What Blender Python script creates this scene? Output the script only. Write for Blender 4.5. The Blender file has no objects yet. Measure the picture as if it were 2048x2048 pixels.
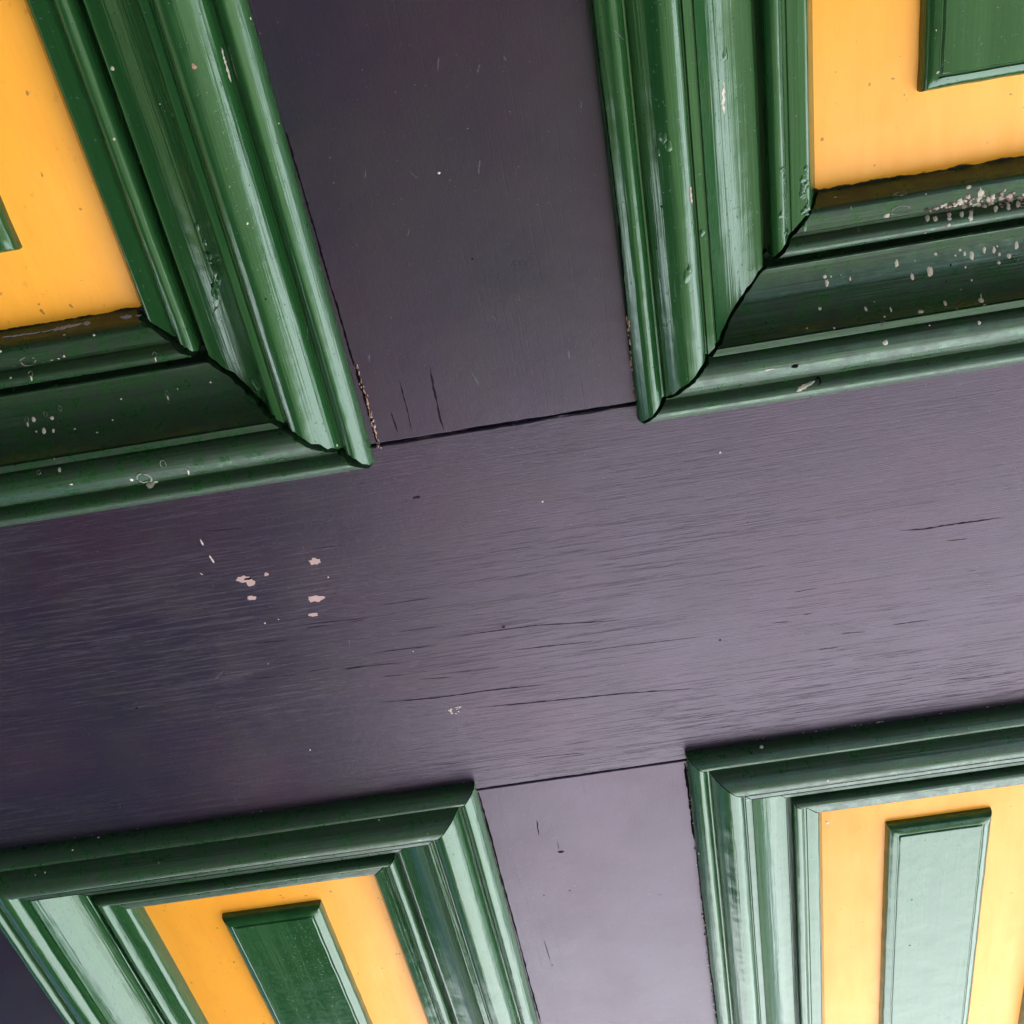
import bpy, bmesh, math, random
from mathutils import Vector, Matrix, noise
from mathutils.bvhtree import BVHTree

random.seed(7)
C = bpy.context.scene.collection
SC = bpy.context.scene
R = math.radians
GZ = -1.05                       # ground level; z = 0 is the lower edge of the lock rail, y = 0 its face

# ------------------------------------------------------------------ camera
cam_d = bpy.data.cameras.new('camera')
cam = bpy.data.objects.new('camera', cam_d); C.objects.link(cam)
cam_d.sensor_fit = 'HORIZONTAL'; cam_d.sensor_width = 36.0; cam_d.lens = 36.0 * 1.15
cam_d.clip_start = 0.01; cam_d.clip_end = 500.0
cam.location = (0.02748, -0.41458, 0.46396)
cam.rotation_euler = (0.947147, 0.161739, -0.041500)
SC.camera = cam

# ------------------------------------------------------------------ sky, sun, exposure
SUN = Vector((0.80, -0.70, 1.0)).normalized()           # direction towards the sun
elev = math.asin(SUN.z); az = math.atan2(SUN.x, SUN.y)
W = bpy.data.worlds.new("World"); SC.world = W; W.use_nodes = True
nt = W.node_tree; nt.nodes.clear()
sky = nt.nodes.new('ShaderNodeTexSky'); sky.sky_type = 'NISHITA'; sky.sun_disc = False
sky.sun_elevation = elev; sky.sun_rotation = az
bg = nt.nodes.new('ShaderNodeBackground'); bg.inputs['Strength'].default_value = 0.05
wo = nt.nodes.new('ShaderNodeOutputWorld')
nt.links.new(sky.outputs[0], bg.inputs[0]); nt.links.new(bg.outputs[0], wo.inputs[0])
sl = bpy.data.lights.new('sun', 'SUN'); sl.energy = 5.0; sl.angle = R(0.53); sl.color = (1.0, 0.95, 0.87)
so = bpy.data.objects.new('sun', sl); C.objects.link(so)
so.rotation_euler = SUN.to_track_quat('Z', 'Y').to_euler()
SC.view_settings.view_transform = 'Standard'; SC.view_settings.look = 'None'
SC.view_settings.exposure = 2.95; SC.view_settings.gamma = 1.0

# ------------------------------------------------------------------ materials
class NT:
    def __init__(s, name):
        s.m = bpy.data.materials.new(name); s.m.use_nodes = True
        s.t = s.m.node_tree; s.t.nodes.clear()
        s.out = s.n('ShaderNodeOutputMaterial'); s.p = s.n('ShaderNodeBsdfPrincipled')
        s.l(s.p.outputs[0], s.out.inputs[0])
    def n(s, typ, **kw):
        x = s.t.nodes.new(typ)
        for k, v in kw.items(): setattr(x, k, v)
        return x
    def l(s, a, b): s.t.links.new(a, b)
    def set(s, node, **kw):
        for k, v in kw.items(): node.inputs[k.replace('_', ' ')].default_value = v
        return node
    def coords(s, scale=(1, 1, 1), jitter=True):
        tc = s.n('ShaderNodeTexCoord'); src = tc.outputs['Object']
        if jitter:
            oi = s.n('ShaderNodeObjectInfo'); mu = s.n('ShaderNodeVectorMath', operation='MULTIPLY_ADD')
            mu.inputs[1].default_value = (1, 1, 1)
            sc_ = s.n('ShaderNodeVectorMath', operation='SCALE'); sc_.inputs[0].default_value = (3.1, 5.7, 4.3)
            s.l(oi.outputs['Random'], sc_.inputs['Scale'])
            s.l(src, mu.inputs[0]); s.l(sc_.outputs[0], mu.inputs[2]); src = mu.outputs[0]
        mp = s.n('ShaderNodeMapping'); mp.inputs['Scale'].default_value = scale
        s.l(src, mp.inputs[0]); return mp.outputs[0]
    def noise(s, co, scale=1.0, detail=3.0, rough=0.55, dist=0.0):
        x = s.n('ShaderNodeTexNoise'); x.inputs['Scale'].default_value = scale
        x.inputs['Detail'].default_value = detail; x.inputs['Roughness'].default_value = rough
        x.inputs['Distortion'].default_value = dist
        s.l(co, x.inputs['Vector']); return x.outputs['Fac']
    def ramp(s, fac, stops, mode='LINEAR'):
        x = s.n('ShaderNodeValToRGB'); e = x.color_ramp.elements; x.color_ramp.interpolation = mode
        while len(e) < len(stops): e.new(0.5)
        for i, (p, c) in enumerate(stops):
            e[i].position = p; e[i].color = c if len(c) == 4 else (*c, 1)
        s.l(fac, x.inputs[0]); return x.outputs[0]
    def mr(s, fac, a, b, c, d):
        x = s.n('ShaderNodeMapRange'); x.inputs[1].default_value = a; x.inputs[2].default_value = b
        x.inputs[3].default_value = c; x.inputs[4].default_value = d
        s.l(fac, x.inputs[0]); return x.outputs[0]
    def mix(s, fac, a, b, blend='MIX'):
        x = s.n('ShaderNodeMix', data_type='RGBA', blend_type=blend)
        for sock, v in ((x.inputs[0], fac), (x.inputs[6], a), (x.inputs[7], b)):
            if isinstance(v, (int, float)): sock.default_value = v
            elif isinstance(v, tuple): sock.default_value = (*v, 1) if len(v) == 3 else v
            else: s.l(v, sock)
        return x.outputs[2]
    def math(s, op, a, b=None, c=None):
        x = s.n('ShaderNodeMath', operation=op)
        for i, v in enumerate((a, b, c)):
            if v is None: continue
            if isinstance(v, (int, float)): x.inputs[i].default_value = v
            else: s.l(v, x.inputs[i])
        return x.outputs[0]
    def bump(s, h, dist, strength=1.0, prev=None):
        x = s.n('ShaderNodeBump'); x.inputs['Strength'].default_value = strength
        x.inputs['Distance'].default_value = dist
        s.l(h, x.inputs['Height'])
        if prev is not None: s.l(prev, x.inputs['Normal'])
        return x.outputs[0]

def green_paint(name, axis='X', marks=1.0, grime_shade=0.0):
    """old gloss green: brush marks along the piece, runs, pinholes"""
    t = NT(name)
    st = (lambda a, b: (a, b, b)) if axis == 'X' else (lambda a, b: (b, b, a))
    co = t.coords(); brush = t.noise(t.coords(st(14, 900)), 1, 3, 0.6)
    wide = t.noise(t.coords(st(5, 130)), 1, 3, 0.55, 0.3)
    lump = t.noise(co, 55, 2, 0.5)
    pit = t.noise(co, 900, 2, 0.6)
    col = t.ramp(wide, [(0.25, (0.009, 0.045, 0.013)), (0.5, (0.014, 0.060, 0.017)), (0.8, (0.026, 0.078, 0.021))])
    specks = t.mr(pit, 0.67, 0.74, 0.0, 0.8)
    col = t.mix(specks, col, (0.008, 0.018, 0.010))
    dirt_shade = t.mr(t.noise(co, 160, 5, 0.75), 0.60 - 0.22 * grime_shade, 0.78 - 0.10 * grime_shade, 0.0, 0.55 + 0.35 * grime_shade)  # random soiling; the extra coverage paints overhead shade into the colour
    col = t.mix(dirt_shade, col, (0.016, 0.022, 0.015))
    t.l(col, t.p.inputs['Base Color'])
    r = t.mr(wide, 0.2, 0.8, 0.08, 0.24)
    r2 = t.math('ADD', r, t.math('MULTIPLY', dirt_shade, 0.35)); t.l(r2, t.p.inputs['Roughness'])
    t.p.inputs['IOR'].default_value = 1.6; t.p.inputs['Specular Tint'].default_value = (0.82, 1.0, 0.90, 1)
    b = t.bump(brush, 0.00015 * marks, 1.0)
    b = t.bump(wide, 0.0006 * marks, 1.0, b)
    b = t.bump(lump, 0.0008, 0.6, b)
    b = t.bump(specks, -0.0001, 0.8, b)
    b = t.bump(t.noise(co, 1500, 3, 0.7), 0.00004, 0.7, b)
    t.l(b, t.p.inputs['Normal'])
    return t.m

def aubergine(name, axis='X', grain=1.0):
    """satin dark purple paint over open timber grain"""
    t = NT(name)
    st = (lambda a, b: (a, b, b)) if axis == 'X' else (lambda a, b: (b, b, a))
    co = t.coords()
    patch = t.noise(co, 11, 3, 0.55)
    patch2 = t.noise(co, 37, 4, 0.6)
    g1 = t.noise(t.coords(st(24, 1500)), 1, 2, 0.6, 0.1)
    g2 = t.noise(t.coords(st(40, 2600)), 1, 3, 0.6)
    where = t.mr(t.noise(t.coords(st(4, 16)), 1, 3), 0.38, 0.60, 0.25, 0.8)
    slit = t.math('MULTIPLY', t.mr(g1, 0.59, 0.65, 0.0, 1.0), where)
    slit2 = t.math('MULTIPLY', t.mr(g2, 0.60, 0.68, 0.0, 1.0), where)
    col = t.ramp(patch, [(0.30, (0.013, 0.013, 0.024)), (0.47, (0.018, 0.012, 0.026)), (0.58, (0.022, 0.012, 0.025)), (0.72, (0.028, 0.013, 0.025))])
    col = t.mix(t.mr(patch2, 0.42, 0.62, 0.0, 0.6), col, (0.019, 0.016, 0.021))
    col = t.mix(t.math('MULTIPLY', slit, 0.50 * grain), col, (0.010, 0.008, 0.012))
    col = t.mix(t.math('MULTIPLY', slit2, 0.35 * grain), col, (0.012, 0.010, 0.014))
    col = t.mix(1.0, col, t.ramp(t.noise(co, 1800, 3, 0.8), [(0.3, (0.72, 0.72, 0.72)), (0.7, (1.25, 1.25, 1.25))]), 'MULTIPLY')
    dust = t.mr(t.noise(co, 1300, 2, 0.5), 0.735, 0.77, 0.0, 0.5)
    col = t.mix(dust, col, (0.28, 0.25, 0.27))
    t.l(col, t.p.inputs['Base Color'])
    rr = t.mr(t.math('ADD', patch, patch2), 0.6, 1.4, 0.26, 0.40)
    t.l(t.math('ADD', rr, t.math('MULTIPLY', slit, 0.2 * grain)), t.p.inputs['Roughness'])
    t.p.inputs['IOR'].default_value = 1.47; t.p.inputs['Specular Tint'].default_value = (1.0, 0.78, 0.97, 1)
    b = t.bump(g2, 0.00007 * max(grain, 0.4), 0.8); b = t.bump(g1, 0.00009 * grain, 0.8, b)
    b = t.bump(slit, -0.00012 * grain, 1.0, b)
    b = t.bump(slit2, -0.00006 * grain, 1.0, b)
    b = t.bump(patch2, 0.0005, 0.5, b)
    b = t.bump(t.noise(co, 1500, 3, 0.75), 0.00005, 0.8, b)
    t.l(b, t.p.inputs['Normal'])
    return t.m

def orange_paint(name, hx, hz):
    """panel board: orange field whose hand-painted edge stops just short of the moulding"""
    t = NT(name)
    co = t.coords()
    tc = t.n('ShaderNodeTexCoord'); sp = t.n('ShaderNodeSeparateXYZ'); t.l(tc.outputs['Object'], sp.inputs[0])
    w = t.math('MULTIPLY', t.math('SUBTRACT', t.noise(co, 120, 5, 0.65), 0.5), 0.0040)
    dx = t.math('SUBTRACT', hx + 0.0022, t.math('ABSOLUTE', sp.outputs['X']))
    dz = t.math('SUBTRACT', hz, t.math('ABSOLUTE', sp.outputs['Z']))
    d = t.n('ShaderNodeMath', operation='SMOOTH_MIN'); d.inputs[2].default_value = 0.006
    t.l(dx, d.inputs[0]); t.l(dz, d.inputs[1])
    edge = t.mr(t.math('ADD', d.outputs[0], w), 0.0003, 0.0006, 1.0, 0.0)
    tone = t.noise(co, 9, 3, 0.55); tone2 = t.noise(t.coords((120, 120, 22)), 1, 4, 0.7)
    col = t.ramp(tone, [(0.3, (0.88, 0.335, 0.026)), (0.55, (0.90, 0.365, 0.034)), (0.8, (0.91, 0.39, 0.044))])
    col = t.mix(t.mr(tone2, 0.42, 0.72, 0, 0.32), col, (0.80, 0.27, 0.018))
    scuff = t.mr(t.noise(t.coords((230, 230, 150)), 1, 5, 0.72), 0.63, 0.74, 0.0, 0.55)
    col = t.mix(scuff, col, (0.50, 0.18, 0.02))
    dot = t.mr(t.noise(co, 330, 1, 0.4), 0.765, 0.79, 0.0, 0.7)
    col = t.mix(dot, col, (0.18, 0.08, 0.015))
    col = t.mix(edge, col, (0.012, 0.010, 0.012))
    t.l(col, t.p.inputs['Base Color'])
    t.l(t.mr(tone2, 0.3, 0.7, 0.32, 0.46), t.p.inputs['Roughness'])
    b = t.bump(t.noise(t.coords((700, 700, 26)), 1, 3, 0.6), 0.00004, 1.0)
    b = t.bump(t.noise(co, 60, 3, 0.5), 0.0007, 0.5, b)
    t.p.inputs['IOR'].default_value = 1.42
    b = t.bump(edge, -0.0004, 1.0, b)
    t.l(b, t.p.inputs['Normal'])
    return t.m

def plain(name, col, rough=0.7, var=0.25, scale=300):
    t = NT(name)
    n = t.noise(t.coords(), scale, 4, 0.65)
    lo = tuple(c * (1 - var) for c in col); hi = tuple(min(1, c * (1 + var)) for c in col)
    t.l(t.ramp(n, [(0.3, lo), (0.7, hi)]), t.p.inputs['Base Color'])
    t.p.inputs['Roughness'].default_value = rough
    t.l(t.bump(n, 0.0002, 0.6), t.p.inputs['Normal'])
    return t.m

GREEN = green_paint('green_gloss_paint', 'X')
GREEN_V = green_paint('green_gloss_paint_upright', 'Z', 0.4)
GREEN_SHADE = green_paint('green_gloss_paint_dirty_shaded', 'X', 1.0, 1.35)  # darker copy: shade of up-facing lengths painted in with the soiling
PURP_H = aubergine('aubergine_paint_rail', 'X', 1.0)
PURP_V = aubergine('aubergine_paint_stile', 'Z', 0.20)
CORE = plain('old_dark_timber', (0.012, 0.009, 0.008), 0.9)
CRACK = plain('open_crack', (0.004, 0.003, 0.004), 1.0); CRACK.node_tree.nodes['Principled BSDF'].inputs['Specular IOR Level'].default_value = 0.05
SPLIT = plain('shallow_split', (0.011, 0.008, 0.012), 0.9); SPLIT.node_tree.nodes['Principled BSDF'].inputs['Specular IOR Level'].default_value = 0.12
PRIMER_D = plain('worn_edge_primer', (0.16, 0.10, 0.10), 0.9, 0.5, 900)
RING = plain('faint_dried_ring', (0.17, 0.165, 0.145), 0.8, 0.4, 900)
PRIMER = plain('bare_pink_primer', (0.40, 0.255, 0.25), 0.8, 0.12, 500)
RAW = plain('raw_timber_edge', (0.26, 0.14, 0.10), 0.9, 0.6, 900)
LIME = plain('dried_lime_spatter', (0.52, 0.44, 0.39), 0.85, 0.2, 900)
SCUFF = plain('pale_scuff', (0.055, 0.050, 0.060), 0.6, 0.4, 900)
VIOLET = plain('pale_violet_paint', (0.24, 0.22, 0.32), 0.5, 0.2, 900)
SKYBLOCK = plain('dark_sky_blocker', (0.015, 0.028, 0.010), 0.9, 0.4, 30)
GRASS = plain('mown_grass', (0.055, 0.085, 0.024), 0.9, 0.25, 6)
PAVE = plain('pale_paving', (0.66, 0.71, 0.79), 0.9, 0.08, 3)
SOFFIT = plain('dark_painted_soffit', (0.018, 0.016, 0.014), 0.8, 0.2, 5)
DARKBLOCK = plain('olive_brown_block', (0.035, 0.030, 0.016), 0.85, 0.2, 5)

# ------------------------------------------------------------------ helpers
def link(name, me, mat=None, parent=None, M=None):
    o = bpy.data.objects.new(name, me); C.objects.link(o)
    if mat is not None and len(me.materials) == 0: me.materials.append(mat)
    if M is not None: o.matrix_world = M
    if parent is not None:
        o.parent = parent
        pw = parent_world(parent)
        o.matrix_parent_inverse = pw.inverted()
    o['_w'] = [c for row in (M or Matrix.Identity(4)) for c in row]
    return o
def parent_world(o):
    v = o.get('_w')
    if v is None: return Matrix.Translation(o.location)
    v = list(v); return Matrix([v[0:4], v[4:8], v[8:12], v[12:16]])
def mesh(name, verts, faces, smooth=True, sharp=40):
    me = bpy.data.meshes.new(name); me.from_pydata([tuple(v) for v in verts], [], faces); me.update()
    bm = bmesh.new(); bm.from_mesh(me); bmesh.ops.recalc_face_normals(bm, faces=bm.faces); bm.to_mesh(me); bm.free()
    if smooth:
        me.shade_smooth(); me.set_sharp_from_angle(angle=R(sharp))
        bm = bmesh.new(); bm.from_mesh(me)
        for e in bm.edges:
            if any(len(f.verts) > 8 for f in e.link_faces): e.smooth = False
        bm.to_mesh(me); bm.free()
    return me
def spline(pts, n=5):
    out = []
    P = [pts[0]] + list(pts) + [pts[-1]]
    for i in range(1, len(P) - 2):
        a, b, c, d = (Vector(P[j]) for j in (i - 1, i, i + 1, i + 2))
        for k in range(n):
            t = k / n
            out.append(0.5 * ((2 * b) + (c - a) * t + (2 * a - 5 * b + 4 * c - d) * t * t + (-a + 3 * b - 3 * c + d) * t ** 3))
    out.append(Vector(P[-2])); return out

# moulding section: u = inwards from the outer edge, h = towards the viewer (mm)
def section(scale):
    runs = [
        spline([(0, 0), (0.05, 2.2), (0.9, 5.0), (3.0, 7.4), (5.4, 9.0), (7.2, 9.2), (9.2, 8.0), (10.8, 5.7)], 3),
        spline([(11.5, 5.6), (13.0, 8.4), (15.8, 11.6), (19, 13.6), (22, 14.7), (25, 14.5), (27.4, 13.3), (28.8, 11.7)], 3),
        [(29.3, 10.2), (29.7, 10.2), (30.1, 11.7)], [(32.9, 11.5), (33.2, 10.2), (33.6, 10.2)],
        spline([(33.9, 11.3), (35.4, 8.6), (38.2, 4.8), (42, 1.6), (46, -0.9), (50.5, -2.6), (55.3, -3.5)], 3),
        [(55.8, -3.4), (56.3, -3.9), (56.5, -13.5), (59.0, -13.5), (59.3, -5.0)],
        spline([(59.6, -3.2), (60.6, -1.4), (62.6, -0.5), (64.6, -1.1), (66.2, -3.1)], 3),
        [(66.6, -4.3), (67.6, -4.4)], [(68.1, -3.9), (73.6, -4.2)],
        spline([(74.2, -4.3), (75.4, -5.0), (76.2, -6.2), (77.0, -7.8)], 3),
        [(79.4, -12.9), (79.5, -16.4)], [(9.0, -16.4), (9.0, -0.35)],
    ]
    return [(Vector((p[0] * scale * 1e-3, p[1] * 1e-3))) for r in runs for p in r]

def moulding(name, L, scale, gap0, gap1, seed, parent, M, rag=1.0, mat=None, sn=None):
    """one mitred length; local X along the outer edge, Y inwards, Z towards the viewer"""
    prof = section(scale); n = len(prof); mk = (sn or scale) / scale; verts = []; faces = []
    seg = max(16, int(L / 0.006)); 
    def wob(u, s): return (noise.noise(Vector((u * 260, s * 9.7, seed))) * 0.5 + noise.noise(Vector((u * 900, s * 3.3, seed + 5))) * 0.5 + noise.noise(Vector((u * 2600, s * 1.3, seed + 8))) * 0.6)
    for i in range(seg + 1):
        t = i / seg
        for j, p in enumerate(prof):
            x0 = p.x * mk + gap0 / 2 * (1 + 0.9 * rag * wob(p.x, 1)); x1 = L - p.x * mk - gap1 / 2 * (1 + 0.9 * rag * wob(p.x, 2))
            x = x0 + (x1 - x0) * t
            w = noise.noise(Vector((x * 14, p.x * 50, seed * 3.1))) * 0.00022 if j < n - 3 and j > 0 else 0
            verts.append((x, p.x + w * 0.6, p.y + w))
    for i in range(seg):
        for j in range(n):
            k = (j + 1) % n
            faces.append((i * n + j, i * n + k, (i + 1) * n + k, (i + 1) * n + j))
    faces.append(tuple(range(n))); faces.append(tuple(seg * n + j for j in range(n)))
    me = mesh(name, verts, faces, sharp=38)
    return link(name, me, mat, parent, M)

def board(name, x0, x1, z0, z1, y0, y1, mat, parent, wob=0.0, step=0.004, seed=0.0, bev=0.0008):
    """a flat board whose ends are slightly uneven, front edges eased; origin at its centre"""
    cx, cz = (x0 + x1) / 2, (z0 + z1) / 2
    ring = []
    def seq(a, b):
        k = max(1, int(abs(b - a) / step)) if wob else 1
        return [a + (b - a) * i / k for i in range(k)]
    for x in seq(x0, x1): ring.append((x, z0, 0, 1))
    for z in seq(z0, z1): ring.append((x1, z, -1, 0))
    for x in seq(x1, x0): ring.append((x, z1, 0, -1))
    for z in seq(z1, z0): ring.append((x0, z, 1, 0))
    n = len(ring); verts = []; faces = []
    for dy, ins in ((y1 - 0, 0.0), (y0 + bev, 0.0), (y0 + bev * 0.3, bev * 0.35), (y0, bev)):
        for x, z, ax, az_ in ring:
            w = wob * (noise.noise(Vector((x * 70, z * 70, seed))) + 0.5 * noise.noise(Vector((x * 240, z * 240, seed + 3)))) if wob else 0
            corner = (x in (x0, x1)) and (z in (z0, z1))
            sx = (1 if x == x0 else -1 if x == x1 else 0); sz = (1 if z == z0 else -1 if z == z1 else 0)
            if corner: px, pz = x + sx * ins, z + sz * ins
            else: px, pz = x + ax * (ins + w), z + az_ * (ins + w)
            verts.append((px - cx, dy, pz - cz))
    for r in range(3):
        for i in range(n):
            k = (i + 1) % n
            faces.append((r * n + i, r * n + k, (r + 1) * n + k, (r + 1) * n + i))
    faces.append(tuple(3 * n + i for i in range(n))); faces.append(tuple(reversed(range(n))))
    me = mesh(name, verts, faces, sharp=50)
    return link(name, me, mat, parent, Matrix.Translation((cx, 0, cz)))

def raised_field(x0, x1, z0, z1, yb, parent, seed):
    prof = [(0, -0.5), (0.0, 0.0), (0.15, 2.4), (0.5, 3.7), (1.2, 4.9), (2.3, 5.8), (3.6, 6.4), (5.0, 6.7), (5.3, 6.5), (5.45, 6.15), (6.0, 6.15), (6.25, 6.7), (6.7, 6.95)]
    cx, cz = (x0 + x1) / 2, (z0 + z1) / 2; verts = []; faces = []
    sx = max(6, int((x1 - x0) / 0.004)); sz = max(6, int((z1 - z0) / 0.004))
    for v, h in prof:
        v *= 1e-3; h *= 1e-3
        pts = [((x0 + v) + (x1 - x0 - 2 * v) * i / sx, z0 + v) for i in range(sx)]
        pts += [(x1 - v, (z0 + v) + (z1 - z0 - 2 * v) * i / sz) for i in range(sz)]
        pts += [((x1 - v) - (x1 - x0 - 2 * v) * i / sx, z1 - v) for i in range(sx)]
        pts += [(x0 + v, (z1 - v) - (z1 - z0 - 2 * v) * i / sz) for i in range(sz)]
        n = len(pts)
        for x, z in pts:
            q = Vector((x * 90, z * 90, seed + v * 300))
            w = noise.noise(q) * 0.00025
            verts.append((x - cx + w, -h, z - cz + w))
    for r in range(len(prof) - 1):
        for i in range(n):
            k = (i + 1) % n
            faces.append((r * n + i, r * n + k, (r + 1) * n + k, (r + 1) * n + i))
    faces.append(tuple((len(prof) - 1) * n + i for i in range(n)))
    me = mesh('raised_field', verts, faces, sharp=42)
    return link('raised_field', me, GREEN_V, parent, Matrix.Translation((cx, yb, cz)))

# ------------------------------------------------------------------ surroundings added around the door (all out of frame, only to light or shade it)
def slab(name, x0, x1, y0, y1, z0, z1, mat):
    v = [(x, y, z) for z in (z0, z1) for y in (y0, y1) for x in (x0, x1)]
    f = [(0, 2, 3, 1), (4, 5, 7, 6), (0, 1, 5, 4), (2, 6, 7, 3), (0, 4, 6, 2), (1, 3, 7, 5)]
    return link(name, mesh(name, v, f, smooth=False), mat)
g = link('ground', mesh('ground', [(-90, -90, GZ - 0.12), (90, -90, GZ - 0.12), (90, 90, GZ - 0.12), (-90, 90, GZ - 0.12)], [(0, 1, 2, 3)], smooth=False), GRASS)
g['kind'] = 'structure'
pv = slab('added_pavement', -3.4, 12, -2.0, 1.5, GZ - 0.14, GZ, PAVE); pv['kind'] = 'structure'
pc = slab('added_porch_ceiling', -2.2, 3.8, -1.6, 0.3, 1.0, 1.12, SOFFIT); pc['kind'] = 'structure'
pw_ = slab('added_dark_block', -1.15, -0.27, -1.5, -0.53, GZ, 0.996, DARKBLOCK); pw_['kind'] = 'structure'  # unseen block added at left to darken the door's reflections

hd = slab('sky_blocker', -9, 2.2, -10.2, -9.0, GZ - 0.13, 3.5, SKYBLOCK); hd['label'] = 'unseen dark block added across the lawn to hide low sky'; hd['category'] = 'sky_blocker'  # unseen mass added to cut low sky light and darken reflections

# ------------------------------------------------------------------ the door
door = bpy.data.objects.new('panelled_door', None); C.objects.link(door)
door.location = (0, 0, GZ)
door['label'] = 'old timber door painted aubergine with orange panels and glossy green mouldings'
door['category'] = 'door'; door['kind'] = 'thing'

ZC = 0.2147                                  # top of the lock rail
XL, XR = -0.328, 0.331                       # outer edges of the mouldings towards the side stiles
ZTOP, ZBOT = 0.86, -0.82
TH = 0.028
board('core_board', -0.43, 0.433, GZ + 0.03, 1.05, 0.0207, TH + 0.004, CORE, door)
rail = board('lock_rail', XL + 0.0085 - 0.0095, XR - 0.0085 + 0.0095, 0.0004, ZC - 0.0004, 0.0, 0.0204, PURP_H, door, wob=0.0005, seed=1)
board('muntin', -0.0635, 0.0635, ZC + 0.0004, ZTOP, 0.0002, 0.0204, PURP_V, door, wob=0.0005, seed=2)
board('muntin', -0.057, 0.067, ZBOT, -0.0004, 0.0003, 0.0204, PURP_V, door, wob=0.0002, seed=3)
board('side_stile', -0.43, XL - 0.0012, GZ + 0.03, 1.05, 0.0001, 0.0204, PURP_V, door)
board('side_stile', XR + 0.0012, 0.433, GZ + 0.03, 1.05, 0.0001, 0.0204, PURP_V, door)
board('top_rail', XL - 0.001, XR + 0.001, ZTOP + 0.0006, 1.05, 0.0, 0.0204, PURP_H, door)
board('bottom_rail', XL - 0.001, XR + 0.001, GZ + 0.03, ZBOT - 0.0006, 0.0, 0.0204, PURP_H, door)

# panels: outer rectangle of the moulding frame, section scale, mitre gaps, raised field
PAN = [
    dict(r=(XL, 0.2066, -0.055, ZTOP + 0.0086), s=0.957, sb=1.0, rec=0.013, gap=0.0042, f=(-0.2160, -0.1660, 0.3176, 0.752), k=11),
    dict(r=(0.055, 0.2066, XR, ZTOP + 0.0086), s=0.972, sb=1.0, rec=0.013, gap=0.0025, f=(0.1693, 0.2155, 0.3176, 0.752), k=23),
    dict(r=(XL, ZBOT - 0.007, -0.0496, 0.0068), s=0.910, sb=0.910, rec=0.0125, gap=0.0007, f=(-0.2143, -0.1559, -0.718, -0.0866), k=37),
    dict(r=(0.0592, ZBOT - 0.007, XR, 0.0068), s=0.910, sb=0.910, rec=0.0125, gap=0.0007, f=(0.1665, 0.2246, -0.718, -0.0866), k=53),
]
mouldings = []
for q in PAN:
    x0, z0, x1, z1 = q['r']; s = q['s']; sb = q['sb']; PY = q['rec']; w = 0.0794 * s; wb = 0.0794 * sb
    px0, px1, pz0, pz1 = x0 + w, x1 - w, z0 + wb, z1 - wb
    hx, hz = (px1 - px0) / 2, (pz1 - pz0) / 2
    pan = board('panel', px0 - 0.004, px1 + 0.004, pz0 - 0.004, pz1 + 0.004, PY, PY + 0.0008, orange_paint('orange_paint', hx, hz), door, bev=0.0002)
    a, b, c, d = q['f']
    raised_field(a, b, c, d, PY, pan, q['k'])
    ex, ez, ey = Vector((1, 0, 0)), Vector((0, 0, 1)), Vector((0, -1, 0))
    for idx, (org, X, Y, L) in enumerate((
        ((x0, 0, z0), ex, ez, x1 - x0), ((x1, 0, z0), ez, -ex, z1 - z0),
        ((x1, 0, z1), -ex, -ez, x1 - x0), ((x0, 0, z1), -ez, ex, z1 - z0))):
        M = Matrix(((X.x, Y.x, ey.x, org[0]), (X.y, Y.y, ey.y, org[1]), (X.z, Y.z, ey.z, org[2]), (0, 0, 0, 1)))
        sc, sn = (sb, s) if idx in (0, 2) else (s, sb)
        mouldings.append(moulding('panel_moulding', L, sc, q['gap'], q['gap'], q['k'] + idx * 1.7, door, M, 1.0, GREEN_SHADE if idx == (0 if z0 > 0 else 2) else GREEN, sn))
# ------------------------------------------------------------------ wear and dirt lying on the surfaces
CAMM = Matrix.LocRotScale(cam.location, cam.rotation_euler.to_quaternion(), None)
hosts = [o for o in C.objects if o.type == 'MESH' and o.name.split('.')[0] in ('lock_rail', 'muntin', 'side_stile', 'panel', 'panel_moulding', 'raised_field')]
vv, ff, owner = [], [], []
for o in hosts:
    b0 = len(vv); M = parent_world(o)
    vv += [M @ v.co for v in o.data.vertices]
    for p in o.data.polygons: ff.append([b0 + i for i in p.vertices]); owner.append(o)
tree = BVHTree.FromPolygons(vv, ff)
def ray(px, py):
    """source-photo pixel (2048 wide) -> point, normal, host object"""
    f = 1.15 * 2048
    d = CAMM.to_3x3() @ Vector(((px - 1024) / f, -(py - 1024) / f, -1.0))
    p, nrm, i, dist = tree.ray_cast(CAMM.translation, d.normalized())
    if p is None: return None
    if nrm.dot(d) > 0: nrm = -nrm
    return p, nrm, owner[i]
PXM = 0.000236           # metres on the surface per source pixel, roughly
bags = {}; uid_hold = [False]
ONE_BY_ONE = ('timber_split', 'paint_run', 'scratch', 'paint_chip', 'old_paint_skin', 'insect_fragment')
uid = [0]
def bag(host, name, mat):
    if name in ONE_BY_ONE:
        if not uid_hold[0]: uid[0] += 1
        return bags.setdefault((host.name, name, mat.name, uid[0]), dict(host=host, name=name, mat=mat, v=[], f=[]))
    return bags.setdefault((host.name, name, mat.name), dict(host=host, name=name, mat=mat, v=[], f=[]))
def add(b, verts, faces):
    n = len(b['v']); b['v'] += verts; b['f'] += [tuple(i + n for i in q) for q in faces]
def frame(nrm):
    dn = Vector((0, 0, -1)); dn = (dn - nrm * dn.dot(nrm)).normalized()
    return dn, nrm.cross(dn)
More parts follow.
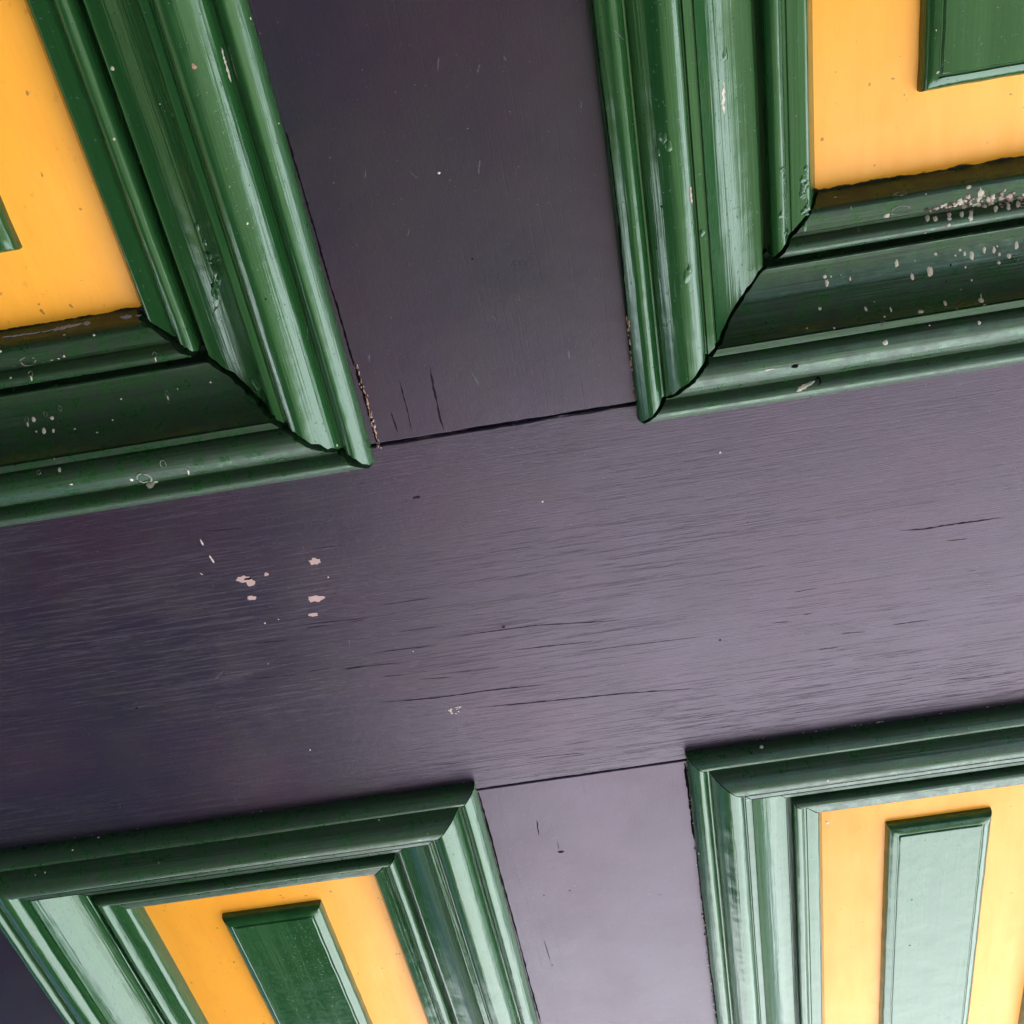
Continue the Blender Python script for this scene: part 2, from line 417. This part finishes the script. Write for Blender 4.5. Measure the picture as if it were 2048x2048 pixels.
def fleck(px, py, rx, ry, mat, name, dome=0.00015, tail=0.0, ring=False, n=11, rag=0.22, lift=0.00006):
    h = ray(px, py)
    if h is None: return
    p, nrm, host = h; dn, ac = frame(nrm); b = bag(host, name, mat)
    rx *= PXM; ry *= PXM; ph = random.random() * 9
    if ring: n, rag = 18, rag * 0.45
    pts = []
    for i in range(n):
        a = 2 * math.pi * i / n; k = 1 + rag * (random.random() * 2 - 1)
        u, w = math.cos(a) * rx * k, math.sin(a) * ry * k
        if tail and w > 0: w = w * (1 + tail * max(0, math.sin(a)) ** 4); u *= (1 - 0.25 * math.sin(a))
        pts.append((u, w))
    P = lambda u, w, z: tuple(p + ac * u + dn * w + nrm * z)
    out = [P(u, w, lift) for u, w in pts]
    if ring:
        mid = [P(u * 0.91, w * 0.91, lift + dome) for u, w in pts]; inn = [P(u * 0.80, w * 0.80, lift) for u, w in pts]
        fs = []
        for i in range(n):
            k = (i + 1) % n
            if random.random() < 0.22: continue
            fs += [(i, k, n + k, n + i), (n + i, n + k, 2 * n + k, 2 * n + i)]
        add(b, out + mid + inn, fs)
    else:
        mid = [P(u * 0.7, w * 0.7, lift + dome * 0.8) for u, w in pts]
        add(b, out + mid + [P(0, 0, lift + dome)], [(i, (i + 1) % n, n + (i + 1) % n, n + i) for i in range(n)] + [(n + i, n + (i + 1) % n, 2 * n) for i in range(n)])
def sliver(path, width, mat, name, dome=0.0, lift=0.00006, jit=0.35, ends=(0.1, 0.1), step=7.0):
    """thin tapering line along source pixels: cracks, scratches, runs"""
    pts = []
    for (x0, y0), (x1, y1) in zip(path, path[1:]):
        k = max(2, int(math.hypot(x1 - x0, y1 - y0) / step))
        pts += [(x0 + (x1 - x0) * i / k, y0 + (y1 - y0) * i / k) for i in range(k)]
    pts.append(path[-1]); hits = [ray(*q) for q in pts]
    hits = [h for h in hits if h is not None]
    hits = [h for h in hits if h[2] == hits[0][2]]
    if len(hits) < 3: return
    b = bag(hits[0][2], name, mat); vs = []; m = len(hits)
    for i, (p, nrm, _) in enumerate(hits):
        d = (hits[min(m - 1, i + 1)][0] - hits[max(0, i - 1)][0]).normalized(); sd = nrm.cross(d)
        t = i / (m - 1); tp = min(1, ends[0] + t * 5, ends[1] + (1 - t) * 5)
        w = width * PXM * 0.5 * tp * (1 + jit * (random.random() * 2 - 1)); off = sd * (width * PXM * 0.35 * jit * (random.random() * 2 - 1))
        c = p + off + nrm * lift
        vs += [tuple(c - sd * w), tuple(c + nrm * dome), tuple(c + sd * w)]
    fs = []
    for i in range(m - 1):
        for j in (0, 1): fs.append((3 * i + j, 3 * i + j + 1, 3 * i + j + 4, 3 * i + j + 3))
    add(b, vs, fs)

# white spatter, upper right moulding
Z = lambda ox, oy, s: (lambda x, y: (ox + x * s, oy + y * s))
z = Z(1600, 330, 448 / 1932); S = 448 / 1932
for x, y, rx, ry, *o in [(213,962,15,15),(232,1018,13,26),(268,960,8,9),(432,980,8,15),(832,850,14,26),(968,962,12,26),(1117,918,20,42),(1170,768,11,11),(1378,732,10,11),(1418,765,9,14),
        (1480,780,18,36),(1587,733,14,22),(1672,735,13,25),(1718,768,10,12),(1715,840,11,12),(1804,783,15,17),(1866,795,17,28,1),(1866,690,14,29),(1425,880,7,9),(1480,993,8,8),(172,1240,12,12),
        (568,1243,9,20),(783,1250,8,21),(707,1365,18,20,1),(728,1308,9,9),(1042,1265,22,15),(1253,1195,12,25),(1590,1205,12,6),(1545,1360,12,14),(295,1407,8,9),(60,1408,5,6),(1115,1382,8,7),(737,1532,19,17),
        (508,556,11,11,1),(750,437,20,14),(1455,190,18,14),(865,250,46,16,1),(870,390,72,34,1),(305,278,11,5),(350,950,5,5),(640,1180,4,4),(990,826,5,6),(1340,780,6,9),(1700,700,6,10)]:
    fleck(*z(x, y), rx * S, ry * S, RING if o else LIME, 'lime_spatter', ring=bool(o))
for x, y, rx, ry in ((1560, 1165, 18, 22), (1558, 250, 24, 26)):
    fleck(*z(x, y), rx * S, ry * S, LIME, 'lime_spatter'); sliver([z(x, y - 15), z(x - 1, y - 60)], 9 * S, LIME, 'lime_spatter', 0.0001, step=3)
for k in range(105):
    t = random.random() ** 0.8; x = 1080 + 880 * t; y = 385 - 120 * t + random.gauss(0, 14 + 26 * t)
    r = random.uniform(6, 19)
    fleck(*z(x, y), r * S, r * random.uniform(0.7, 1.2) * S, LIME if random.random() < 0.6 else PRIMER, 'lime_spatter', 0.0003, ring=random.random() < 0.3, rag=0.4)
for x, y, l in ((1100, 430, 60), (1170, 440, 50), (1290, 410, 70), (1400, 400, 55), (1478, 390, 95), (1800, 330, 60), (1880, 310, 60), (1690, 350, 60), (1290, 500, 35)):
    sliver([z(x, y), z(x - 6, y + l)], 26 * S, LIME, 'lime_spatter', 0.0002, step=3)
# white spatter, upper left moulding
z = Z(0, 600, 450 / 1932); S = 450 / 1932
for x, y, rx, ry, *o in [(290,1022,13,20),(447,1013,13,16),(378,1128,14,24),(458,1125,11,14),(312,1130,7,7),(512,1458,14,18),(967,1031,7,7),(945,424,12,11,1),(552,300,11,6),(808,300,11,8),(92,668,9,9),(443,514,11,9),
        (503,503,10,9),(549,483,9,9),(390,980,13,20,1),(518,930,13,22,1),(1448,870,14,15,1),(400,540,28,19,1),(530,465,15,13,1),(240,525,62,38,1),(335,1480,16,17,1),(1400,1410,23,33,1),(1235,1530,54,72,1),
        (1290,1582,36,32),(1338,1562,20,22),(1808,706,7,7),(1525,763,5,6),(1806,1125,10,9,1),(835,1138,11,6),(1130,1545,13,20),(5,440,8,10),(120,570,12,14,1),(440,1365,24,14,1),(1040,850,8,6),(612,1582,16,7)]:
    fleck(*z(x, y), rx * S, ry * S, RING if o else LIME, 'lime_spatter', ring=bool(o))
for x, y in ((262, 635), (230, 1028), (1435, 803), (1610, 1440), (1328, 470)):
    fleck(*z(x, y), 16 * S, 22 * S, RING, 'lime_spatter', ring=True); sliver([z(x + 3, y + 16), z(x + 12, y + 62)], 11 * S, LIME, 'lime_spatter', 0.0001, step=3)
# stray pale specks elsewhere
for x, y, r in ((225, 137, 3), (878, 346, 2), (280, 325, 2), (228, 278, 2), (1523, 1494, 4), (620, 1500, 2), (1655, 1646, 4), (197, 1675, 3), (1440, 905, 2), (1085, 1003, 2), (145, 1700, 2), (90, 1745, 2), (758, 1640, 2)):
    fleck(x, y, r, r, LIME, 'pale_speck')
# paint lost from the lock rail
z = Z(400, 1050, 600 / 1932); S = 600 / 1932
for x, y, rx, ry in ((740,235,34,24),(742,475,52,24),(732,578,28,14),(332,470,27,17),(428,318,14,13)):
    fleck(*z(x, y), rx * S, ry * S, PRIMER, 'paint_chip', -0.00002, n=14, rag=0.3)
fleck(*z(280, 350), 40 * S, 26 * S, PRIMER, 'paint_chip', -0.00002, n=14, rag=0.25)
uid_hold[0] = True; fleck(*z(322, 368), 27 * S, 30 * S, PRIMER, 'paint_chip', -0.00002, n=12, rag=0.25, lift=0.00008)
fleck(*z(306, 346), 22 * S, 8 * S, CRACK, 'paint_chip', 0.0, n=10, lift=0.00014); uid_hold[0] = False
for x, y, r in ((418, 632, 6), (505, 608, 4), (825, 336, 5), (1373, 813, 4), (440, 893, 3)): fleck(*z(x, y), r * S, r * S, LIME, 'pale_speck')
for k in range(14): fleck(*z(1600 + random.random() * 75, 1165 + random.random() * 50), random.uniform(4, 11) * S, random.uniform(3, 8) * S, LIME, 'pale_speck', rag=0.5)
for a, b in (((0, 90), (22, 132)), ((60, 195), (92, 245)), ((0, 308), (20, 322))): sliver([z(*a), z(*b)], 9 * S, LIME, 'scratch', step=3)
# splits in the timber
def split(zf, *paths, w=3.0):
    w *= 0.72
    for p in paths: sliver([zf(*q) for q in p], w, SPLIT, 'timber_split', jit=0.5, ends=(0.02, 0.02))
split(z, [(345,765),(575,738)], [(680,663),(830,645)], [(965,625),(1060,610)], [(1110,823),(1530,773)], [(330,993),(640,960)], [(935,930),(1050,914)], [(1180,977),(1310,965)], [(1400,995),(1620,980)], w=2.2)
split(z, [(690,945),(830,920)], [(1650,950),(1932,915)], [(1260,690),(1580,650)], [(1150,520),(1500,465)], [(20,40),(270,20)], [(700,155),(940,130)], [(850,445),(890,438)], w=1.5)
D = lambda x, y: (x * 2048 / 1932, y * 2048 / 1932)
split(D, [(838,1203),(1010,1180),(1180,1170)], [(975,1226),(1125,1209)], w=2.6)
split(D, [(708,1326),(820,1317),(920,1303),(1040,1290)], [(880,1337),(1000,1326),(1180,1308),(1325,1298)], w=3.4)
split(D, [(560,1180),(700,1165)], [(640,1262),(760,1250)], [(1090,1230),(1330,1200)], [(1000,1430),(1110,1420)], [(0,1352),(60,1350)], w=1.6)
z5 = Z(1500, 1000, 548 / 1932)
split(z5, [(1050,217),(1220,205),(1450,168),(1660,140),(1800,120)], w=4.0)
split(z5, [(1380,290),(1535,272)], [(1370,1270),(1640,1248),(1880,1215)], [(1535,502),(1600,494)], [(1000,880),(1270,845)], [(640,940),(820,930)], [(160,870),(270,857)], [(370,810),(440,800)], [(480,1055),(620,1040)], [(310,650),(480,620)], w=2.0)
z7 = Z(650, 650, 700 / 1932)
split(z7, [(578,225),(596,330),(615,420),(640,530),(662,592)], w=4.0)
split(z7, [(410,300),(432,390),(455,470),(482,600)], [(365,480),(402,595)], w=2.6)
fleck(*z7(505, 951), 8, 2.6, SPLIT, 'timber_split', 0.0)
z8 = Z(900, 1400, 600 / 1932)
z8 = Z(900, 1400, 600 / 1789)
split(z8, [(516,715),(524,760),(532,812)], w=4.5); split(z8, [(560,1430),(600,1560)], [(640,840),(650,900)], w=2.0)
for x, y, r in ((662, 905, 9), (714, 1136, 4), (560, 1165, 4), (610, 1580, 4), (1250, 1160, 3), (1190, 1520, 2)): fleck(*z8(x, y), r * 0.7, r * 0.4, SPLIT, 'timber_split', 0.0, rag=0.5)
for x, y, r in ((1007, 1254, 5), (1440, 1280, 4), (273, 1416, 4), (945, 518, 3), (1495, 1045, 2)): fleck(x, y, r * 0.7, r * 0.6, SPLIT, 'timber_split', 0.0)
# frayed edges where stile and moulding meet
def fray(a, b, n, r, mat, off=3, name='frayed_edge', ry=2.2):
    for k in range(n):
        t = random.random(); x = a[0] + (b[0] - a[0]) * t + random.gauss(0, off * 0.5); y = a[1] + (b[1] - a[1]) * t
        rr = random.uniform(0.4, 1.0) * r
        fleck(x, y, rr, rr * ry * random.uniform(0.6, 1.2), mat, name, 0.0004, n=7, rag=0.5)
def seam(a, b, w, mat=None, jit=0.45):
    k = 9; pts = [(a[0] + (b[0] - a[0]) * i / k + random.gauss(0, 0.5), a[1] + (b[1] - a[1]) * i / k) for i in range(k + 1)]
    for q in range(0, k, 3): sliver(pts[q:q + 4], w, mat or CRACK, 'dirty_seam', jit=jit, ends=(0.6, 0.6), step=7)
seam(D(540, 250), D(668, 690), 3.0); seam(D(670, 690), D(715, 842), 5.0)
fray(D(674, 690), D(714, 842), 36, 1.6, RAW, 3.5, ry=3.2); fray(D(700, 780), D(716, 845), 12, 2.0, PRIMER, 3)
seam(D(1116, 0), D(1168, 420), 3.0); seam(D(1168, 420), D(1195, 752), 4.5)
fray(D(1185, 600), D(1196, 752), 24, 2.2, RAW, 2)
seam(D(1292, 1440), D(1354, 1931), 6.0); fray(D(1293, 1450), D(1352, 1930), 40, 2.0, CRACK, 3, ry=2.6); fray(D(1293, 1450), D(1352, 1930), 22, 1.1, LIME, 3)
seam(D(903, 1495), D(1021, 1931), 3.5)
fray(D(1300, 1412), D(1930, 1324), 22, 1.8, LIME, 2, ry=0.5); fray(D(0, 1600), D(890, 1474), 10, 1.4, LIME, 2, ry=0.5)
for k in range(18):                                  # faint scuffs on the upper stile and the rail
    x, y = (random.uniform(560, 1230), random.uniform(40, 780)) if k < 16 else (random.uniform(60, 2000), random.uniform(1050, 1380))
    l = random.uniform(8, 40); a_ = random.gauss(1.4, 0.5)
    sliver([(x, y), (x + l * math.cos(a_), y + l * math.sin(a_))], 1.6, SCUFF, 'scuff_marks', jit=0.8, step=4)
# skins of old paint in the gap below the upper left panel
z = Z(0, 600, 450 / 1932)
for a, b, w in (((20, 322), (350, 278), 3), ((440, 256), (715, 206), 7), ((715, 208), (780, 198), 8), ((1030, 152), (1135, 140), 6), ((1165, 136), (1215, 128), 4), ((360, 275), (440, 262), 2)):
    sliver([z(*a), z(*b)], w, VIOLET, 'old_paint_skin', 0.0003, jit=0.6, step=4)
# runs and scars in the gloss paint
z = Z(0, 0, 800 / 1932)
sliver([z(*q) for q in ((1000, 1215), (1022, 1275), (1052, 1340), (1030, 1400), (1048, 1455), (1040, 1505))], 9, GREEN, 'paint_run', 0.0009, jit=0.7, step=5)
for x, y, r in ((1003, 1240, 7), (1050, 1350, 7), (1038, 1420, 8), (955, 1095, 5), (990, 1170, 4), (1240, 1870, 8), (1225, 1850, 6)): fleck(*z(x, y), r, r * 1.3, GREEN, 'paint_run', 0.0008, rag=0.3)
sliver([z(1068, 230), z(1090, 310), z(1116, 398)], 4, LIME, 'scratch', jit=0.6, step=4)
sliver([z(930, 305), z(945, 335)], 6, RAW, 'scratch', step=3)
z = Z(1150, 0, 898 / 1928)
for x, y, r in ((380, 590, 6), (400, 625, 5), (355, 650, 4), (480, 1185, 7), (492, 1160, 5), (645, 235, 5), (545, 1000, 4)): fleck(*z(x, y), r, r * 1.7, GREEN, 'paint_run', 0.00035, rag=0.3)
sliver([z(640, 350), z(636, 440), z(640, 495)], 4, LIME, 'scratch', jit=0.8, step=5); sliver([z(495, 800), z(502, 880)], 5, PRIMER, 'scratch', jit=0.8, step=4)
for k in range(34): fleck(*z(random.choice((895, 905, 985, 990)) + random.gauss(0, 8), random.uniform(700, 1010)), random.uniform(2, 5), random.uniform(3, 7), GREEN, 'paint_pimples', 0.00025, rag=0.5)
for x, y, l in ((1075, 1250, 60), (960, 1250, 50)): pass
sliver([z(950, 1682), z(1000, 1650), z(1030, 1636)], 7, LIME, 'insect_fragment', 0.0003, step=4)  # insect-like fragment: pale wing sliver, then its dark antenna loop
sliver([z(1030, 1636), z(1046, 1616), z(1056, 1640), z(1046, 1656)], 2.4, CRACK, 'insect_fragment', 0.0002, step=3)
fleck(*z(945, 1572), 6, 4, CRACK, 'pale_speck', 0.0002); sliver([z(815, 1592), z(860, 1583)], 3, LIME, 'scratch', step=4)
sliver([z(1020, 270), z(1050, 285), z(1075, 305), z(1100, 292), z(1120, 300)], 2.0, RAW, 'scratch', step=4, jit=0.8)
z = Z(1750, 0, 298 / 1919); sliver([z(785, 945), z(830, 915)], 3.5, LIME, 'pale_speck', 0.0002, step=2)

for a, b, w in (((762, 832), (905, 806), 1.8), ((930, 801), (1010, 790), 2.2), ((1050, 786), (1120, 776), 1.6), ((1140, 773), (1188, 768), 1.2), ((955, 1480), (1100, 1458), 1.2), ((1130, 1453), (1270, 1438), 1.4)):
    sliver([D(*a), D((a[0] + b[0]) / 2, (a[1] + b[1]) / 2 + random.uniform(-1, 1)), D(*b)], w, SCUFF if b[1] > 1000 else PRIMER_D, 'dirty_seam', jit=0.9, step=5)
for k in range(110):                                 # flyspecks and grit on the lower and upper mouldings
    x, y = random.uniform(0, 2048), random.choice((random.uniform(1430, 2048), random.uniform(0, 1000)))
    h = ray(x, y)
    if h and h[2].name.split('.')[0] in ('panel_moulding', 'raised_field'):
        r = random.uniform(0.8, 2.2) * (1.3 if random.random() < 0.1 else 1)
        fleck(x, y, r, r * random.uniform(0.7, 1.5), random.choice((LIME, CRACK, CRACK, RING)), 'pale_speck', n=6, rag=0.5)
for b in bags.values():
    me = mesh(b['name'], b['v'], b['f'], smooth=True, sharp=60)
    M = parent_world(b['host']); me.transform(M.inverted())
    o = link(b['name'], me, b['mat'], b['host'], M.copy())
    o['kind'] = 'stuff' if b['name'] in ('lime_spatter', 'frayed_edge', 'pale_speck', 'paint_pimples', 'dirty_seam', 'scuff_marks') else 'part'
    if o['kind'] == 'part': del o['kind']
mouldings[4]['label'] = 'dirty, shade-painted bottom moulding crusted with white spatter'
mouldings[0]['label'] = 'dirty, shade-painted bottom moulding flecked with pale rings'
for o in list(C.objects):
    if '_w' in o: del o['_w']
